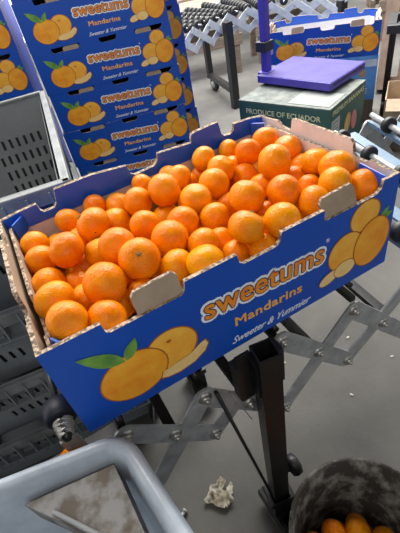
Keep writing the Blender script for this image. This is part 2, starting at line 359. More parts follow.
def mandarin_mesh(seed):
    bm = bmesh.new(); prof = []
    n = 18; rg = random.Random(seed); ob = rg.uniform(.90, .97)
    for i in range(1, n):
        a = math.pi * i / n; r = math.sin(a); z = math.cos(a) * ob
        if i < 4: z -= .07 * (1 - (i - 1) / 3) ** 1.5
        if i > n - 3: z += .04 * (1 - (n - 1 - i) / 2)
        prof.append((r, z))
    rings = lathe(bm, prof, 28)
    for g, z in ((rings[0], prof[0][1] - .02), (rings[-1], prof[-1][1] + .01)):
        c = bm.verts.new((0, 0, z))
        for k in range(28): f = bm.faces.new((g[k], g[(k + 1) % 28], c)); f.smooth = True
    for v in bm.verts:
        d = noise.noise(v.co * 1.1 + Vector((seed * 7.3, 0, 0))); v.co *= 1 + .03 * d
        a = math.atan2(v.co.y, v.co.x); rr = math.hypot(v.co.x, v.co.y)
        if v.co.z > 0 and rr < .5: v.co.z -= .015 * math.cos(a * 7) * (1 - rr / .5)
    bmesh.ops.recalc_face_normals(bm, faces=bm.faces[:]); me = bpy.data.meshes.new('mandarin'); bm.to_mesh(me); bm.free(); me.materials.append(PEEL)
    for p in me.polygons: p.use_smooth = True
    return me
MM = [mandarin_mesh(i) for i in range(5)]
def stem_mesh():
    bm = bmesh.new(); z = .90; c = bm.verts.new((0, 0, z + .03)); ring = []
    for k in range(20):
        r = .13 if k % 4 < 2 else .075; a = 2 * math.pi * k / 20; ring.append(bm.verts.new((r * math.cos(a), r * math.sin(a), z - .015)))
    for k in range(20): bm.faces.new((ring[k], ring[(k + 1) % 20], c))
    low = [bm.verts.new((v.co.x * .9, v.co.y * .9, z - .14)) for v in ring]
    for k in range(20): bm.faces.new((ring[k], low[k], low[(k + 1) % 20], ring[(k + 1) % 20]))
    bmesh.ops.recalc_face_normals(bm, faces=bm.faces[:]); me = bpy.data.meshes.new('stem_button'); bm.to_mesh(me); bm.free(); me.materials.append(STEM); return me
SM = stem_mesh()
def mandarin(x, y, z, r, label, group, axis=None, stem=True):
    o = bpy.data.objects.new('mandarin', MM[rnd.randrange(5)]); COL.objects.link(o); o.location = (x, y, z); o.scale = (r * 1.02,) * 3
    if axis is None:
        while True:
            a = Vector((rnd.gauss(0, 1), rnd.gauss(0, 1), rnd.gauss(0, 1))).normalized()
            if a.dot(Vector((-.27, -.71, .65))) < .1: break
    else: a = Vector(axis).normalized()
    o.rotation_euler = a.to_track_quat('Z', 'Y').to_euler(); tag(o, label, 'mandarin', group)
    if stem: s = bpy.data.objects.new('stem_button', SM); COL.objects.link(s); s.parent = o
    return o
TOP=[(0.0404,0.2965,0.1460,0.0247),(0.0404,0.2440,0.1460,0.0259),(0.0849,0.1990,0.1720,0.0292),(0.1122,0.3251,0.1480,0.0251),(0.1421,0.2409,0.1707,0.0296),(0.0387,0.1674,0.1490,0.0260),(0.0409,0.0996,0.1691,0.0282),(0.0462,0.0429,0.1749,0.0261),(0.0777,0.1650,0.1272,0.0225),(0.0987,0.2155,0.1175,0.0225),(0.0782,0.1187,0.1330,0.0225),(0.1330,0.1944,0.1432,0.0281),(0.1100,0.0834,0.1707,0.0300),(0.0908,0.0362,0.1524,0.0265),(0.0491,0.0559,0.1282,0.0247),(0.1853,0.2659,0.1408,0.0263),(0.2140,0.1832,0.1651,0.0256),(0.1549,0.1535,0.1703,0.0294),(0.1707,0.0980,0.1726,0.0306),(0.2302,0.1223,0.1635,0.0296),(0.2703,0.1573,0.1564,0.0273),(0.2665,0.2307,0.1289,0.0256),(0.2140,0.0739,0.1503,0.0259),(0.2456,0.0369,0.1639,0.0276),(0.2699,0.0893,0.1538,0.0254),(0.1531,0.0664,0.1338,0.0247),(0.1183,0.0872,0.1166,0.0225),(0.2347,0.2703,0.1590,0.0274),(0.2079,0.3240,0.1362,0.0262),(0.2686,0.3294,0.1552,0.0226),(0.3302,0.2871,0.1624,0.0249),(0.2809,0.2437,0.1757,0.0295),(0.3149,0.1903,0.1666,0.0277),(0.3271,0.3300,0.1495,0.0225),(0.4013,0.3155,0.1651,0.0247),(0.3917,0.3277,0.1219,0.0231),(0.3698,0.2234,0.1589,0.0285),(0.4681,0.3283,0.1527,0.0225),(0.4763,0.2662,0.1669,0.0262),(0.5337,0.2878,0.1642,0.0277),(0.5435,0.2309,0.1592,0.0281),(0.4109,0.2648,0.1568,0.0272),(0.4756,0.1799,0.1773,0.0310),(0.4506,0.2450,0.1325,0.0257),(0.4550,0.1935,0.1299,0.0265),(0.3778,0.1254,0.1720,0.0293),(0.4299,0.0958,0.1728,0.0277),(0.5096,0.1668,0.1346,0.0234),(0.3218,0.1421,0.1494,0.0260),(0.3261,0.0504,0.1782,0.0272),(0.3816,0.0372,0.1693,0.0277),(0.4515,0.0921,0.1314,0.0239),(0.4053,0.1146,0.1304,0.0225),(0.3068,0.1020,0.1322,0.0227),(0.3064,0.0579,0.1314,0.0232),(0.3424,0.0332,0.1381,0.0243),(0.5428,0.1473,0.1617,0.0272),(0.5419,0.0944,0.1724,0.0307),(0.5042,0.0594,0.1725,0.0259),(0.5478,0.0422,0.1570,0.0262),(0.4564,0.0534,0.1621,0.0254),(0.5041,0.1206,0.1382,0.0225),(0.5471,0.1892,0.1374,0.0232),(0.4524,0.2948,0.1330,0.0227),(0.3763,0.1846,0.1280,0.0237),(0.3560,0.3035,0.1282,0.0242),(0.2148,0.1939,0.1189,0.0244),(0.2650,0.1594,0.1099,0.0243),(0.1519,0.1498,0.1200,0.0227),(0.4953,0.0703,0.1275,0.0238),(0.2009,0.1214,0.1200,0.0225),(0.1675,0.3346,0.1501,0.0225)]
DEEP=[(0.086,0.107,0.036),(0.441,0.204,0.036),(0.090,0.162,0.036),(0.281,0.085,0.036),(0.408,0.072,0.036),(0.237,0.186,0.036),(0.410,0.310,0.036),(0.184,0.223,0.036),(0.389,0.123,0.036),(0.044,0.315,0.036),(0.191,0.129,0.036),(0.277,0.258,0.036),(0.058,0.239,0.036),(0.229,0.066,0.036),(0.480,0.069,0.036),(0.465,0.151,0.036),(0.322,0.153,0.036),(0.133,0.251,0.036),(0.522,0.216,0.036),(0.345,0.314,0.036),(0.336,0.229,0.036),(0.376,0.188,0.036),(0.514,0.277,0.036),(0.332,0.069,0.036),(0.540,0.081,0.036),(0.047,0.058,0.036),(0.182,0.290,0.036),(0.136,0.082,0.036),(0.445,0.266,0.036),(0.136,0.320,0.036),(0.249,0.316,0.036),(0.522,0.153,0.036),(0.146,0.177,0.036),(0.476,0.317,0.036),(0.397,0.238,0.036),(0.266,0.139,0.036),(0.228,0.272,0.060),(0.176,0.048,0.060),(0.289,0.190,0.060),(0.085,0.279,0.060),(0.100,0.213,0.060),(0.438,0.111,0.060),(0.044,0.143,0.060),(0.097,0.047,0.060),(0.293,0.242,0.085),(0.151,0.271,0.085),(0.292,0.296,0.085),(0.364,0.210,0.085),(0.469,0.267,0.085),(0.519,0.302,0.085),(0.122,0.130,0.085),(0.335,0.108,0.085),(0.445,0.315,0.085),(0.497,0.143,0.085),(0.457,0.058,0.085),(0.181,0.175,0.085),(0.055,0.097,0.085),(0.241,0.092,0.085),(0.341,0.042,0.085),(0.423,0.221,0.085),(0.424,0.164,0.085),(0.369,0.270,0.085),(0.523,0.066,0.085),(0.505,0.202,0.085),(0.284,0.051,0.085),(0.045,0.204,0.085),(0.397,0.051,0.085),(0.198,0.313,0.085),(0.539,0.246,0.085),(0.369,0.152,0.085),(0.078,0.313,0.110),(0.308,0.186,0.110),(0.165,0.224,0.110),(0.232,0.043,0.110),(0.114,0.268,0.130),(0.327,0.244,0.130),(0.368,0.080,0.130)]

def words(n): return ['first', 'second', 'third', 'fourth', 'fifth', 'sixth', 'seventh', 'eighth', 'ninth', 'tenth', 'eleventh', 'twelfth', 'thirteenth', 'fourteenth', 'fifteenth', 'sixteenth', 'seventeenth', 'eighteenth', 'nineteenth', 'twentieth'][n]
ROWN = ['row along the printed front panel', 'second row back from the front panel', 'third row back from the front panel', 'middle row of the heap', 'third row in front of the back panel', 'second row in front of the back panel', 'row against the back panel']
order = sorted(range(len(TOP)), key=lambda i: TOP[i][1]); rows = [[] for _ in ROWN]
for j, i in enumerate(order): rows[j * len(ROWN) // len(order)].append(i)
SPECIAL = {4: 'mandarin with a dark speck on its pale flank, near the left back corner',
           50: 'mandarin with its green stem button facing out, behind the middle rim notch',
           18: 'large mandarin with star shaped stem end upward, above the left kraft flap',
           59: 'mandarin tucked in the right front corner behind the right kraft flap',
           3: 'mandarin against the back panel nearest the left back corner'}
AX = {50: (-.55, -.72, .1), 18: (-.1, -.6, .75), 4: (-.5, .3, .6)}
for ri, row in enumerate(rows):
    for k, i in enumerate(sorted(row, key=lambda i: TOP[i][0])):
        lab = SPECIAL.get(i, 'orange mandarin in the %s, %s from left' % (ROWN[ri], words(k)))
        m = mandarin(*TOP[i], lab, 'mandarins in the open blue carton', AX.get(i))
        if i == 4:
            bm = bmesh.new(); bmesh.ops.create_icosphere(bm, subdivisions=2, radius=.05); d = Vector((-.15, -.95, .05)).normalized() * .97
            o = build('dark_speck', bm, mat('dark_scar', (.04, .03, .02), .8), m)
            o.location = m.rotation_euler.to_matrix().inverted() @ d
for x, y, z in DEEP:
    mandarin(x, y, z, .0275, 'mandarin buried below the top layer of the open carton heap', 'mandarins deep in the open blue carton', None, False)
# ---------------------------------------------------------------- roller conveyor under the carton
conv = thing('roller_conveyor', 'expanding steel lattice conveyor carrying the open mandarin carton', 'conveyor', (0, 0, 0))
NEAR = [(.040, 0), (.177, 0), (.339, 0), (.509, 0), (.690, -.004), (.83, -.022), (.935, -.05), (1.025, -.09)]
TH = [0, 0, 0, .05, .12, .20, .28, .34]; WD = [.365, .365, .39, .45, .50, .55, .60, .62]
FAR = [(n[0] + w_ * math.sin(t), n[1] + w_ * math.cos(t)) for n, t, w_ in zip(NEAR, TH, WD)]
ZTS = [-.046, -.071, -.044, -.080, -.075, -.07, -.07, -.07]; ZBS = [-.25, -.198, -.265, -.242, -.28, -.26, -.26, -.26]
ZT, ZB = -.055, -.245; ZM = (ZT + ZB) / 2
def linkbar(p, q, off_, nuts):
    d2 = Vector((q[0] - p[0], q[1] - p[1], 0)).normalized(); nrm = Vector((d2.y, -d2.x, 0))
    P = Vector(p) + nrm * off_; Q = Vector(q) + nrm * off_; d = (Q - P).normalized(); u = nrm.cross(d)
    bm = bmesh.new(); w2 = .0195; pts = []
    L = (Q - P).length
    for k in range(9): a = math.pi / 2 + math.pi * k / 8; pts.append((math.cos(a) * w2, math.sin(a) * w2))
    for k in range(9): a = -math.pi / 2 + math.pi * k / 8; pts.append((L + math.cos(a) * w2, math.sin(a) * w2))
    extrude_poly(bm, pts, lambda a, b, c: P + d * a + u * b + nrm * (c - .002), .004, (0, 0, 0))
    o = build('lattice_bar', bm, STEEL, conv)
    if nuts:
        for f in (0, .5, 1):
            c = P + (Q - P) * f; bm = bmesh.new()
            M = frame(c + nrm * .002, d, u, nrm)
            lathe(bm, [(.0125, 0), (.0125, .0018), (.0001, .0020)], 18, M)
            lathe(bm, [(.0085, .0018), (.0085, .0075), (.0065, .0085), (.0001, .0085)], 6, M); lathe(bm, [(.0045, .0085), (.0042, .012), (.0001, .0125)], 10, M)
            build('bolt', bm, BOLT, o)
for S, sg, nut in ((NEAR, 1, True), (FAR, -1, False)):
    for i in range(len(S) - 1):
        a, b = S[i], S[i + 1]
        linkbar((a[0], a[1], ZTS[i]), (b[0], b[1], ZBS[i + 1]), .004 * sg, nut)
        linkbar((b[0], b[1], ZTS[i + 1]), (a[0], a[1], ZBS[i]), -.003 * sg, False)
for i in range(len(NEAR)):
    for z, on in ((-.027, 1),):
        a = Vector((*NEAR[i], ZT)); b = Vector((*FAR[i], ZT)); mt = STEEL if i < 4 else ALU
        bm = bmesh.new(); bar(bm, a, b, .012, .012, (0, 0, 1)); build('cross_bar', bm, BLACK if i < 4 else ALU, conv)
        a = a + Vector((0, 0, .028)) ; b = b + Vector((0, 0, .028)); a += (b - a) * .02; b -= (b - a) * .02
        bm = bmesh.new(); tube(bm, [a, b], .0055 if i < 4 else .008, 10); ax = build('axle', bm, BLACK if i < 4 else STEEL, conv)
        dirv = (b - a).normalized()
        for k in range(4):
            f = (.12 + .24 * k + (.08 if i % 2 else 0)); c = a + (b - a) * f
            M = frame(c - dirv * .011, Vector((0, 0, 1)).cross(dirv).normalized(), Vector((0, 0, 1)), dirv)
            bm = bmesh.new(); lathe(bm, [(.007, 0), (.019, 0), (.0225, .003), (.0235, .008), (.0235, .014), (.0225, .019), (.019, .022), (.007, .022)], 24, M)
            for h in range(6):
                an = math.pi * h / 3
            build('skate_wheel', bm, RUBBER, conv)
    if i < len(NEAR) - 1:   # half-way flat bars joining the two sides
        a = (Vector((*NEAR[i], ZM)) + Vector((*NEAR[i + 1], ZM))) / 2; b = (Vector((*FAR[i], ZM)) + Vector((*FAR[i + 1], ZM))) / 2
        bm = bmesh.new()
        if i >= 4: bar(bm, a + Vector((0, 0, .085)), b + Vector((0, 0, .085)), .032, .006, (0, 0, 1)); build('tread_bar', bm, ALU, conv)
        else: bar(bm, a, b, .020, .012, (0, 0, 1)); build('cross_bar', bm, BLACK, conv)
# legs
def leg(x, y, name='leg'):
    bm = bmesh.new(); M = Matrix.Translation((x, y, 0)) @ Matrix.Rotation(-.18, 4, 'Z'); o2, i2 = .0195, .0165; top, bot = .0, FZ + .03
    for x0, x1, y0, y1 in ((-o2, o2, -o2, -i2), (-o2, o2, i2, o2), (-o2, -i2, -i2, i2), (i2, o2, -i2, i2)): box(bm, x0, x1, y0, y1, bot, top, 0, M)
    box(bm, -i2, i2, -i2, i2, bot, top - .12, 0, M)
    lg = build('leg', bm, BLACK, conv)
    bm = bmesh.new(); box(bm, -.034, .034, -.028, .028, -.62, -.60, 0, M, .003); box(bm, -.026, .026, -.026, .026, -.72, -.60, 0, M, .003); build('sleeve', bm, BLACK, lg)
    return lg
lg = leg(.287, -.031)
far = leg(.287, .43)
bm = bmesh.new(); M = frame((.312, -.036, -.485), (0, 1, 0), (0, 0, 1), (1, 0, 0))
tube(bm, [(.300, -.036, -.485), (.322, -.040, -.487)], .006, 8)
lathe(bm, [(.006, .006), (.024, .008), (.028, .014), (.026, .028), (.018, .033), (.0001, .033)], 8, M); build('clamp_knob', bm, DARKP, lg)
bm = bmesh.new()   # bracket plates beside the leg
box(bm, .240, .268, -.016, -.010, -.135, -.005, 0, None, .001); box(bm, .231, .240, -.030, -.010, -.10, -.008); box(bm, .262, .272, -.040, -.008, -.11, -.02)
box(bm, .305, .318, -.040, -.006, -.10, -.010, 0, None, .002); build('bracket', bm, BLACK, lg)
bm = bmesh.new(); tube(bm, [(.196, -.014, -.06), (.262, -.030, -.56)], .0035, 8); build('brace_rod', bm, BLACK, conv)
bm = bmesh.new(); tube(bm, [(.222, -.012, -.09), (.250, -.02, -.20)], .001, 6); build('brace_cable', bm, STEEL, conv)
bm = bmesh.new(); box(bm, .255, .318, -.10, .03, -.722, -.69, 0, None, .004); build('foot_beam', bm, BLACK, conv); bm = bmesh.new(); box(bm, .262, .312, .36, .51, -.715, -.69, 0, None, .004); build('foot_beam', bm, BLACK, conv)
for y in (-.075, .49):
    bm = bmesh.new(); Mw = frame((.276, y, FZ + .0275), (0, 1, 0), (0, 0, 1), (1, 0, 0)); lathe(bm, [(.005, 0), (.024, 0), (.0275, .004), (.0275, .020), (.024, .024), (.005, .024)], 24, Mw); 
    box(bm, .270, .304, y - .012, y + .012, -.715, -.69); build('caster', bm, RUBBER, conv)
# spring roller end by the carton's lower left corner
bm = bmesh.new(); pts = []
for k in range(90):
    a = k * .55; r = .015 - .00006 * k; pts.append((-.038 + r * math.cos(a), .062 - .0003 * k, -.030 + r * math.sin(a)))
tube(bm, pts, .0022, 6); build('coil_spring', bm, BOLT, conv)
bm = bmesh.new(); Mk = frame((-.038, .068, -.030), (1, 0, 0), (0, 0, 1), (0, 1, 0)); lathe(bm, [(.0001, -.002), (.020, -.002), (.026, .004), (.026, .030), (.020, .036), (.0001, .036)], 20, Mk); build('end_roller', bm, mat('dark_blue_roller', (.006, .008, .02), .5), conv)
bm = bmesh.new(); tube(bm, [(-.038, .030, -.030), (-.038, .365, -.030)], .006, 10); build('axle', bm, BLACK, conv)
bm = bmesh.new(); bar(bm, (-.030, .020, -.055), (-.098, .006, -.20), .036, .006, (0, 1, .1)); bar(bm, (-.045, .06, -.07), (-.055, .12, -.30), .03, .006, (0, 1, 0)); build('end_plate', bm, STEEL, conv)

# ---------------------------------------------------------------- grey bins stacked at the left
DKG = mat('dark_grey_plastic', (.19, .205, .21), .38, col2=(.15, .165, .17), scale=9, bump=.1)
def bin_(z0, h, label, dark=False, W_=.70, L_=.62):
    t = thing('plastic_bin', label, 'crate', (.138, .410, z0), R(-8), 'grey slotted plastic bins')
    tp = .20 * h
    def wall(p0, p1, inward, rows, n, name, slots=True):
        """p0,p1 top corners; wall leans inward by tp at the bottom"""
        P0 = Vector((*p0, h)); P1 = Vector((*p1, h)); d = (P1 - P0).normalized(); L = (P1 - P0).length; inn = Vector((*inward, 0))
        dn = (Vector((0, 0, -h)) + inn * tp); H_ = dn.length; dn.normalize(); nn = d.cross(dn).normalized()
        M = frame(P0, d, dn, nn); bm = bmesh.new(); y = 0
        edges = []
        tt = .004
        last = 0
        for (a, b) in rows:
            box(bm, 0, L, last, a, 0, tt, 0, M); last = b
            step = .024; k = .03
            box(bm, 0, k, a, b, 0, tt, 0, M)
            while k < L - .05:
                if (k * 1000) % 200 < 160: box(bm, k + .009, k + step, a, b, 0, tt, 0, M)
                else: box(bm, k, k + step, a, b, 0, tt, 0, M)
                k += step
            box(bm, k, L, a, b, 0, tt, 0, M)
        box(bm, 0, L, last, H_, 0, tt, 0, M)
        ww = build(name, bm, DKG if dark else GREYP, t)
        bm = bmesh.new(); box(bm, .01, L - .01, .02, H_ - .01, .008, .010, 0, M); build('slot_shade_sheet', bm, DARKP, ww)  # dark sheet added behind the slots, paints in their shade
    rows = [(.45 * h, .58 * h), (.66 * h, .79 * h), (.86 * h, .96 * h)] if dark else [(.30 * h, .46 * h), (.58 * h, .74 * h)]
    if dark: rows = [(.34 * h, .43 * h), (.49 * h, .58 * h), (.64 * h, .73 * h), (.79 * h, .88 * h)]
    wall((-L_, 0), (0, 0), (0, 1), rows, 0, 'side_wall'); wall((-L_, W_), (0, W_), (0, -1), rows, 0, 'side_wall')
    wall((0, 0), (0, W_), (-1, 0), [(.5 * h, .65 * h)], 0, 'end_wall'); wall((-L_, 0), (-L_, W_), (1, 0), [(.5 * h, .65 * h)], 0, 'end_wall')
    bm = bmesh.new(); r = .013
    for a in ((-L_ - r, r, -r, .004), (-L_ - r, r, W_ - .004, W_ + r), (-L_ - r, -L_ + .004, -r, W_ + r), (-.004, r, -r, W_ + r)): box(bm, a[0], a[1], a[2], a[3], h - .010, h, 0, None, .003)
    for a in ((-L_ - r, r, -r, -r + .004), (r - .004, r, -r, W_ + r)): box(bm, a[0], a[1], a[2], a[3], h - .035, h - .008)
    build('rim', bm, mat('pale_grey_plastic', (.27, .285, .28), .4, col2=(.16, .17, .165), scale=16, bump=.1), t)
    bm = bmesh.new()   # ribs under the rim
    k = -L_
    while k < 0: box(bm, k, k + .004, -.018, .010, h - .075, h - .010); k += .045
    box(bm, -L_, 0, -.018, -.001, h - .080, h - .075); build('rib', bm, GREYP, t)
    bm = bmesh.new(); box(bm, -L_ + tp, -tp, tp, W_ - tp, 0, .006); build('bottom', bm, GREYP, t)
    return t
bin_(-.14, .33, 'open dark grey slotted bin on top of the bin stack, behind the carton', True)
bin_(-.33, .265, 'grey slotted bin directly under the topmost open bin', )
bin_(-.545, .255, 'grey slotted bin second from the floor at the left')
bin_(-.75, .225, 'grey slotted bin resting on the floor at the bottom of the stack')

# ---------------------------------------------------------------- pale tub at lower left
def tub(z, h, label, top=True):
    t = thing('plastic_tub', label, 'tub', (.0, .0, z), R(-11), 'pale blue grey tubs')
    t.location = (.048, -.040, z)
    Lx, Ly = .55, .42
    def rr(x0, x1, y0, y1, r, zz, n=8):
        o = []
        for cx, cy, a0 in ((x1 - r, y1 - r, 0), (x0 + r, y1 - r, 90), (x0 + r, y0 + r, 180), (x1 - r, y0 + r, 270)):
            for k in range(n + 1): a = R(a0 + 90 * k / n); o.append((cx + r * math.cos(a), cy + r * math.sin(a), zz))
        return o
    def loft(bm, loops, mis):
        L = [[bm.verts.new(p) for p in lp] for lp in loops]; n = len(L[0])
        for i in range(len(L) - 1):
            for k in range(n):
                f = bm.faces.new((L[i][k], L[i][(k + 1) % n], L[i + 1][(k + 1) % n], L[i + 1][k])); f.smooth = True; f.material_index = mis[i]
        return L
    bm = bmesh.new(); R0 = .035
    def lp(d, zz, r): return rr(-Lx + d, -d, -Ly + d, -d, max(r, .006), zz)
    L = loft(bm, [lp(.035, -h, .03), lp(.012, -.03, .03), lp(.0, -.03, R0), lp(-.001, -.010, R0), lp(.003, -.003, R0), lp(.007, 0, .030), lp(.014, -.001, .027), lp(.019, -.005, .024), lp(.026, -.028, .02), lp(.045, -h * .6, .02), lp(.050, -h + .012, .02)], [0] * 10)
    bm.faces.new(L[0][::-1]); bm.faces.new(L[-1])
    for v in bm.verts: v.co.x -= .34 * v.co.y
    o = build('tub_body', bm, TUBP, t)
    if top:
        bm = bmesh.new()   # sloping corner step with dirt and its raised ledge
        a = (-.033, -.033); pts = [(-.026, -.034), (-.150, -.034), (.004, -.160)]
        vs = [bm.verts.new((x, y, zz)) for (x, y), zz in zip(pts, (-.020, -.030, -.030))]; lo = [bm.verts.new((v.co.x, v.co.y, v.co.z - .05)) for v in vs]
        bm.faces.new(vs); bm.faces.new(lo[::-1])
        for k in range(3): bm.faces.new((vs[k], lo[k], lo[(k + 1) % 3], vs[(k + 1) % 3]))
        build('corner_step', bm, TUBD, t)
        bm = bmesh.new(); bar(bm, (-.112, -.058, -.027), (-.024, -.136, -.027), .006, .008, (0, 0, 1), 0, .002); build('step_ledge', bm, mat('worn_ledge', (.30, .31, .31), .5), t)
    return t
tub(.03, .36, 'pale blue grey plastic tub with dirty corner step, lower left of the photo')
tub(-.335, .415, 'pale blue grey tub standing on the floor under the upper tub', False)
o = mandarin(-.062, .066, -.142, .026, 'single stray mandarin peeking out behind the pale tub rim', 'stray mandarins'); 
# ledge it lies on
bm = bmesh.new(); bar(bm, (-.20, .070, -.173), (.02, .070, -.173), .08, .008, (0, 0, 1)); build('lower_tray', bm, BLACK, conv)

# ---------------------------------------------------------------- bucket with mandarins
bk = thing('bucket', 'round dark metal bucket with flaking whitish inside, on the floor', 'bucket', (.344, -.246, FZ))
bm = bmesh.new(); h = .35; r1 = .146; r0 = .118
lathe(bm, [(.0001, 0), (r0, 0), (r1 - .002, h - .012), (r1 + .003, h - .008), (r1 + .004, h - .002), (r1, h), (r1 - .004, h - .002), (r0 - .004, .006), (.0001, .006)], 64)
build('bucket_body', bm, mat('flaking_bucket', (.40, .37, .32), .65, col2=(.045, .038, .028), scale=26, detail=14, lo=.47, hi=.72, bump=.5, bscale=60, stretch=(1, 1, .7)), bk)
bm = bmesh.new(); pts = [(r1 * math.cos(a) * 1.03, r1 * math.sin(a) * 1.03, h - .02 - .07 * math.sin((a - 3.6) / 2.6 * math.pi)) for a in [3.6 + 2.6 * k / 24 for k in range(25)]]
tube(bm, pts, .0025, 6); build('handle', bm, STEEL, bk)
BM_ = [(.266, -.186, -.50, .026), (.318, -.188, -.505, .027), (.362, -.212, -.508, .0275), (.296, -.235, -.525, .027), (.35, -.262, -.53, .027), (.403, -.25, -.53, .027), (.29, -.29, -.53, .027), (.342, -.318, -.535, .027), (.397, -.305, -.535, .026)]
for k, q in enumerate(BM_):
    lab = ['mandarin in the bucket, leftmost of the three showing', 'darker mandarin in the bucket, middle of the three showing', 'yellowish mandarin in the bucket, rightmost of the three showing'][k] if k < 3 else 'mandarin lower in the dark bucket below the frame'
    mandarin(*q, lab, 'mandarins in the bucket', None, True)
for zz in (-.585, -.638, -.69):
    for k in range(8):
        a = k * 2 * math.pi / 8 + zz * 20; mandarin(.344 + .073 * math.cos(a), -.246 + .073 * math.sin(a), zz, .026, 'mandarin buried in the bucket under the visible ones', 'mandarins buried in the bucket', None, False)

# ---------------------------------------------------------------- scraps on the floor
bm = bmesh.new(); n = 14; g = {}
for i in range(n + 1):
    for j in range(n + 1):
        u, v = i / n - .5, j / n - .5
        x, y = u * .085, v * .085; z = .012 + .022 * abs(noise.noise(Vector((u * 4, v * 4, 3)))) + .012 * noise.noise(Vector((u * 9, v * 9, 1)))
        k = 1 - .45 * abs(noise.noise(Vector((u * 3, v * 3, 8)))); g[i, j] = bm.verts.new((x * k, y * (k - .3 * (u > .1)), max(z, .001)))
for i in range(n):
    for j in range(n):
        if (i + j > 3) and not (i > 8 and 4 < j < 8) and (i - j) < 11: bm.faces.new((g[i, j], g[i + 1, j], g[i + 1, j + 1], g[i, j + 1]))
bmesh.ops.solidify(bm, geom=bm.faces[:], thickness=.0008)
for v in [v for v in bm.verts if not v.link_faces]: bm.verts.remove(v)
o = build('paper_scrap', bm, PAPER, None, True); o.location = (.168, .093, FZ); o.rotation_euler = (0, 0, .5); tag(o, 'crumpled brownish white paper scrap lying on the floor left of the post', 'paper')
bm = bmesh.new(); tube(bm, [(0, 0, .009), (.03, 0, .009)], .006, 10); tube(bm, [(.03, 0, .009), (.036, 0, .009)], .009, 6)
o = build('metal_bolt', bm, STEEL, None); o.location = (.025, .10, FZ); o.rotation_euler = (0, 0, .4); tag(o, 'loose steel bolt on the floor beside the pale tub', 'bolt')
PEB = mat('pale_grit', (.5, .48, .44), .8)
for k, (x, y) in enumerate([(.86, .30), (.95, .62), (.70, .12), (.92, .15), (1.02, .33), (.60, .35), (.75, .55), (1.1, .05), (.80, -.05)]):
    bm = bmesh.new(); bmesh.ops.create_icosphere(bm, subdivisions=1, radius=.005)
    for v in bm.verts: v.co.x *= 1.5; v.co.z *= .5; v.co += Vector((noise.noise(v.co * 300 + Vector((k, 0, 0))) * .002, 0, 0))
    o = build('pebble', bm, PEB); o.location = (x, y, FZ + .0022); o.rotation_euler = (0, 0, k); tag(o, 'tiny pale crumb of grit scattered on the concrete floor', 'pebble', 'grit crumbs on the floor')

# ---------------------------------------------------------------- green banana box, scale
def slabs(bm, Lx, Ly, z0, z1, mi=0, top=True): box(bm, 0, Lx, 0, Ly, z0, z1, mi)
t = thing('banana_box', 'dark green banana box lettered PRODUCE OF ECUADOR under the purple scale', 'box', (1.237, 1.519, -.46), -1.198)
bx, by, bz = .514, .394, .217
bm = bmesh.new(); box(bm, 0, bx, 0, by, 0, bz - .03); build('lower_box', bm, GREEN, t)
bm = bmesh.new(); box(bm, -.004, bx + .004, -.004, by + .004, .02, bz - .006); box(bm, -.004, bx + .004, -.004, by + .004, bz - .006, bz, 1); build('lid', bm, [GREEN, BOXTOP], t)
bm = bmesh.new(); add_text(bm, text_mesh('PRODUCE OF ECUADOR', .43, .026, .012), 0, frame((.257, -.0045, .165), (1, 0, 0), (0, 0, 1), (0, -1, 0)), .0005); build('lettering', bm, CREAM, t)
EM = lambda y, z: frame((bx + .0045, y, z), (0, 1, 0), (0, 0, 1), (1, 0, 0))
bm = bmesh.new(); add_text(bm, text_mesh('PREMIUM BANANAS', .35, .024, .015), 0, EM(.2, .185), .0005); build('lettering', bm, CREAM, t)
bm = bmesh.new(); add_shape(bm, [(-.045, -.05), (.045, -.05), (.045, .05), (-.045, .05)], 0, EM(.06, .10), .0006); 
for k in range(5): add_shape(bm, [(-.035, .03 - k * .017), (.03 - .01 * (k % 2), .03 - k * .017), (.03 - .01 * (k % 2), .036 - k * .017), (-.035, .036 - k * .017)], 1, EM(.06, .10), .0009)
build('sticker', bm, [mat('grey_label', (.55, .57, .52), .6), mat('label_print', (.2, .25, .24), .6)], t)
bm = bmesh.new(); add_shape(bm, ell(0, 0, .035, .055, -15), 0, EM(.20, .07), .0006); add_shape(bm, ell(0, 0, .033, .052, 10), 1, EM(.28, .06), .0009); add_shape(bm, ell(0, 0, .022, .04, -15), 2, EM(.20, .07), .0009)
build('fruit_picture', bm, [mat('printed_peach', (.75, .42, .15), .5), mat('printed_pink', (.75, .18, .22), .5, col2=(.6, .3, .25), scale=30), mat('printed_yellow', (.8, .55, .2), .5)], t)
bm = bmesh.new(); add_shape(bm, [(.29, .02), (.50, .02), (.50, .19), (.33, .20)], 0, frame((0, 0, bz + .001), (1, 0, 0), (0, 1, 0), (0, 0, 1)), 0); box(bm, .28, .50, .02, .19, bz - .001, bz + .002, 0); build('sticker', bm, mat('pale_worn_paper', (.25, .26, .24), .7, col2=(.25, .28, .25), scale=30), t)

t = thing('platform_scale', 'purple platform scale with upright column on the green banana box', 'scale', (1.425, 1.615, -.2405), -1.295)
sx, sy = .457, .34
bm = bmesh.new(); box(bm, 0, sx, 0, sy, .012, .052, 0, None, .004); box(bm, .004, sx - .004, .004, sy - .004, .050, .0535, 1, None, .001)
for z in (.030,): 
    box(bm, sx - .001, sx + .001, .03, sy - .03, z, z + .010, 2)
build('platform', bm, [PURPLE, PURTOP, mat('scale_slot_shadow', (.03, .02, .12), .6)], t)  # the dark strip paints in the shade of a slot
for x in (.04, sx - .04):
    for y in (.035, sy - .035):
        bm = bmesh.new(); lathe(bm, [(.0001, 0), (.018, 0), (.018, .010), (.010, .011), (.010, .013), (.0001, .013)], 16, Matrix.Translation((x, y, 0))); build('foot', bm, RUBBER, t)
bm = bmesh.new(); box(bm, -.006, .036, .046, .088, .02, .95, 0, None, .004); build('column', bm, PURPLE, t)
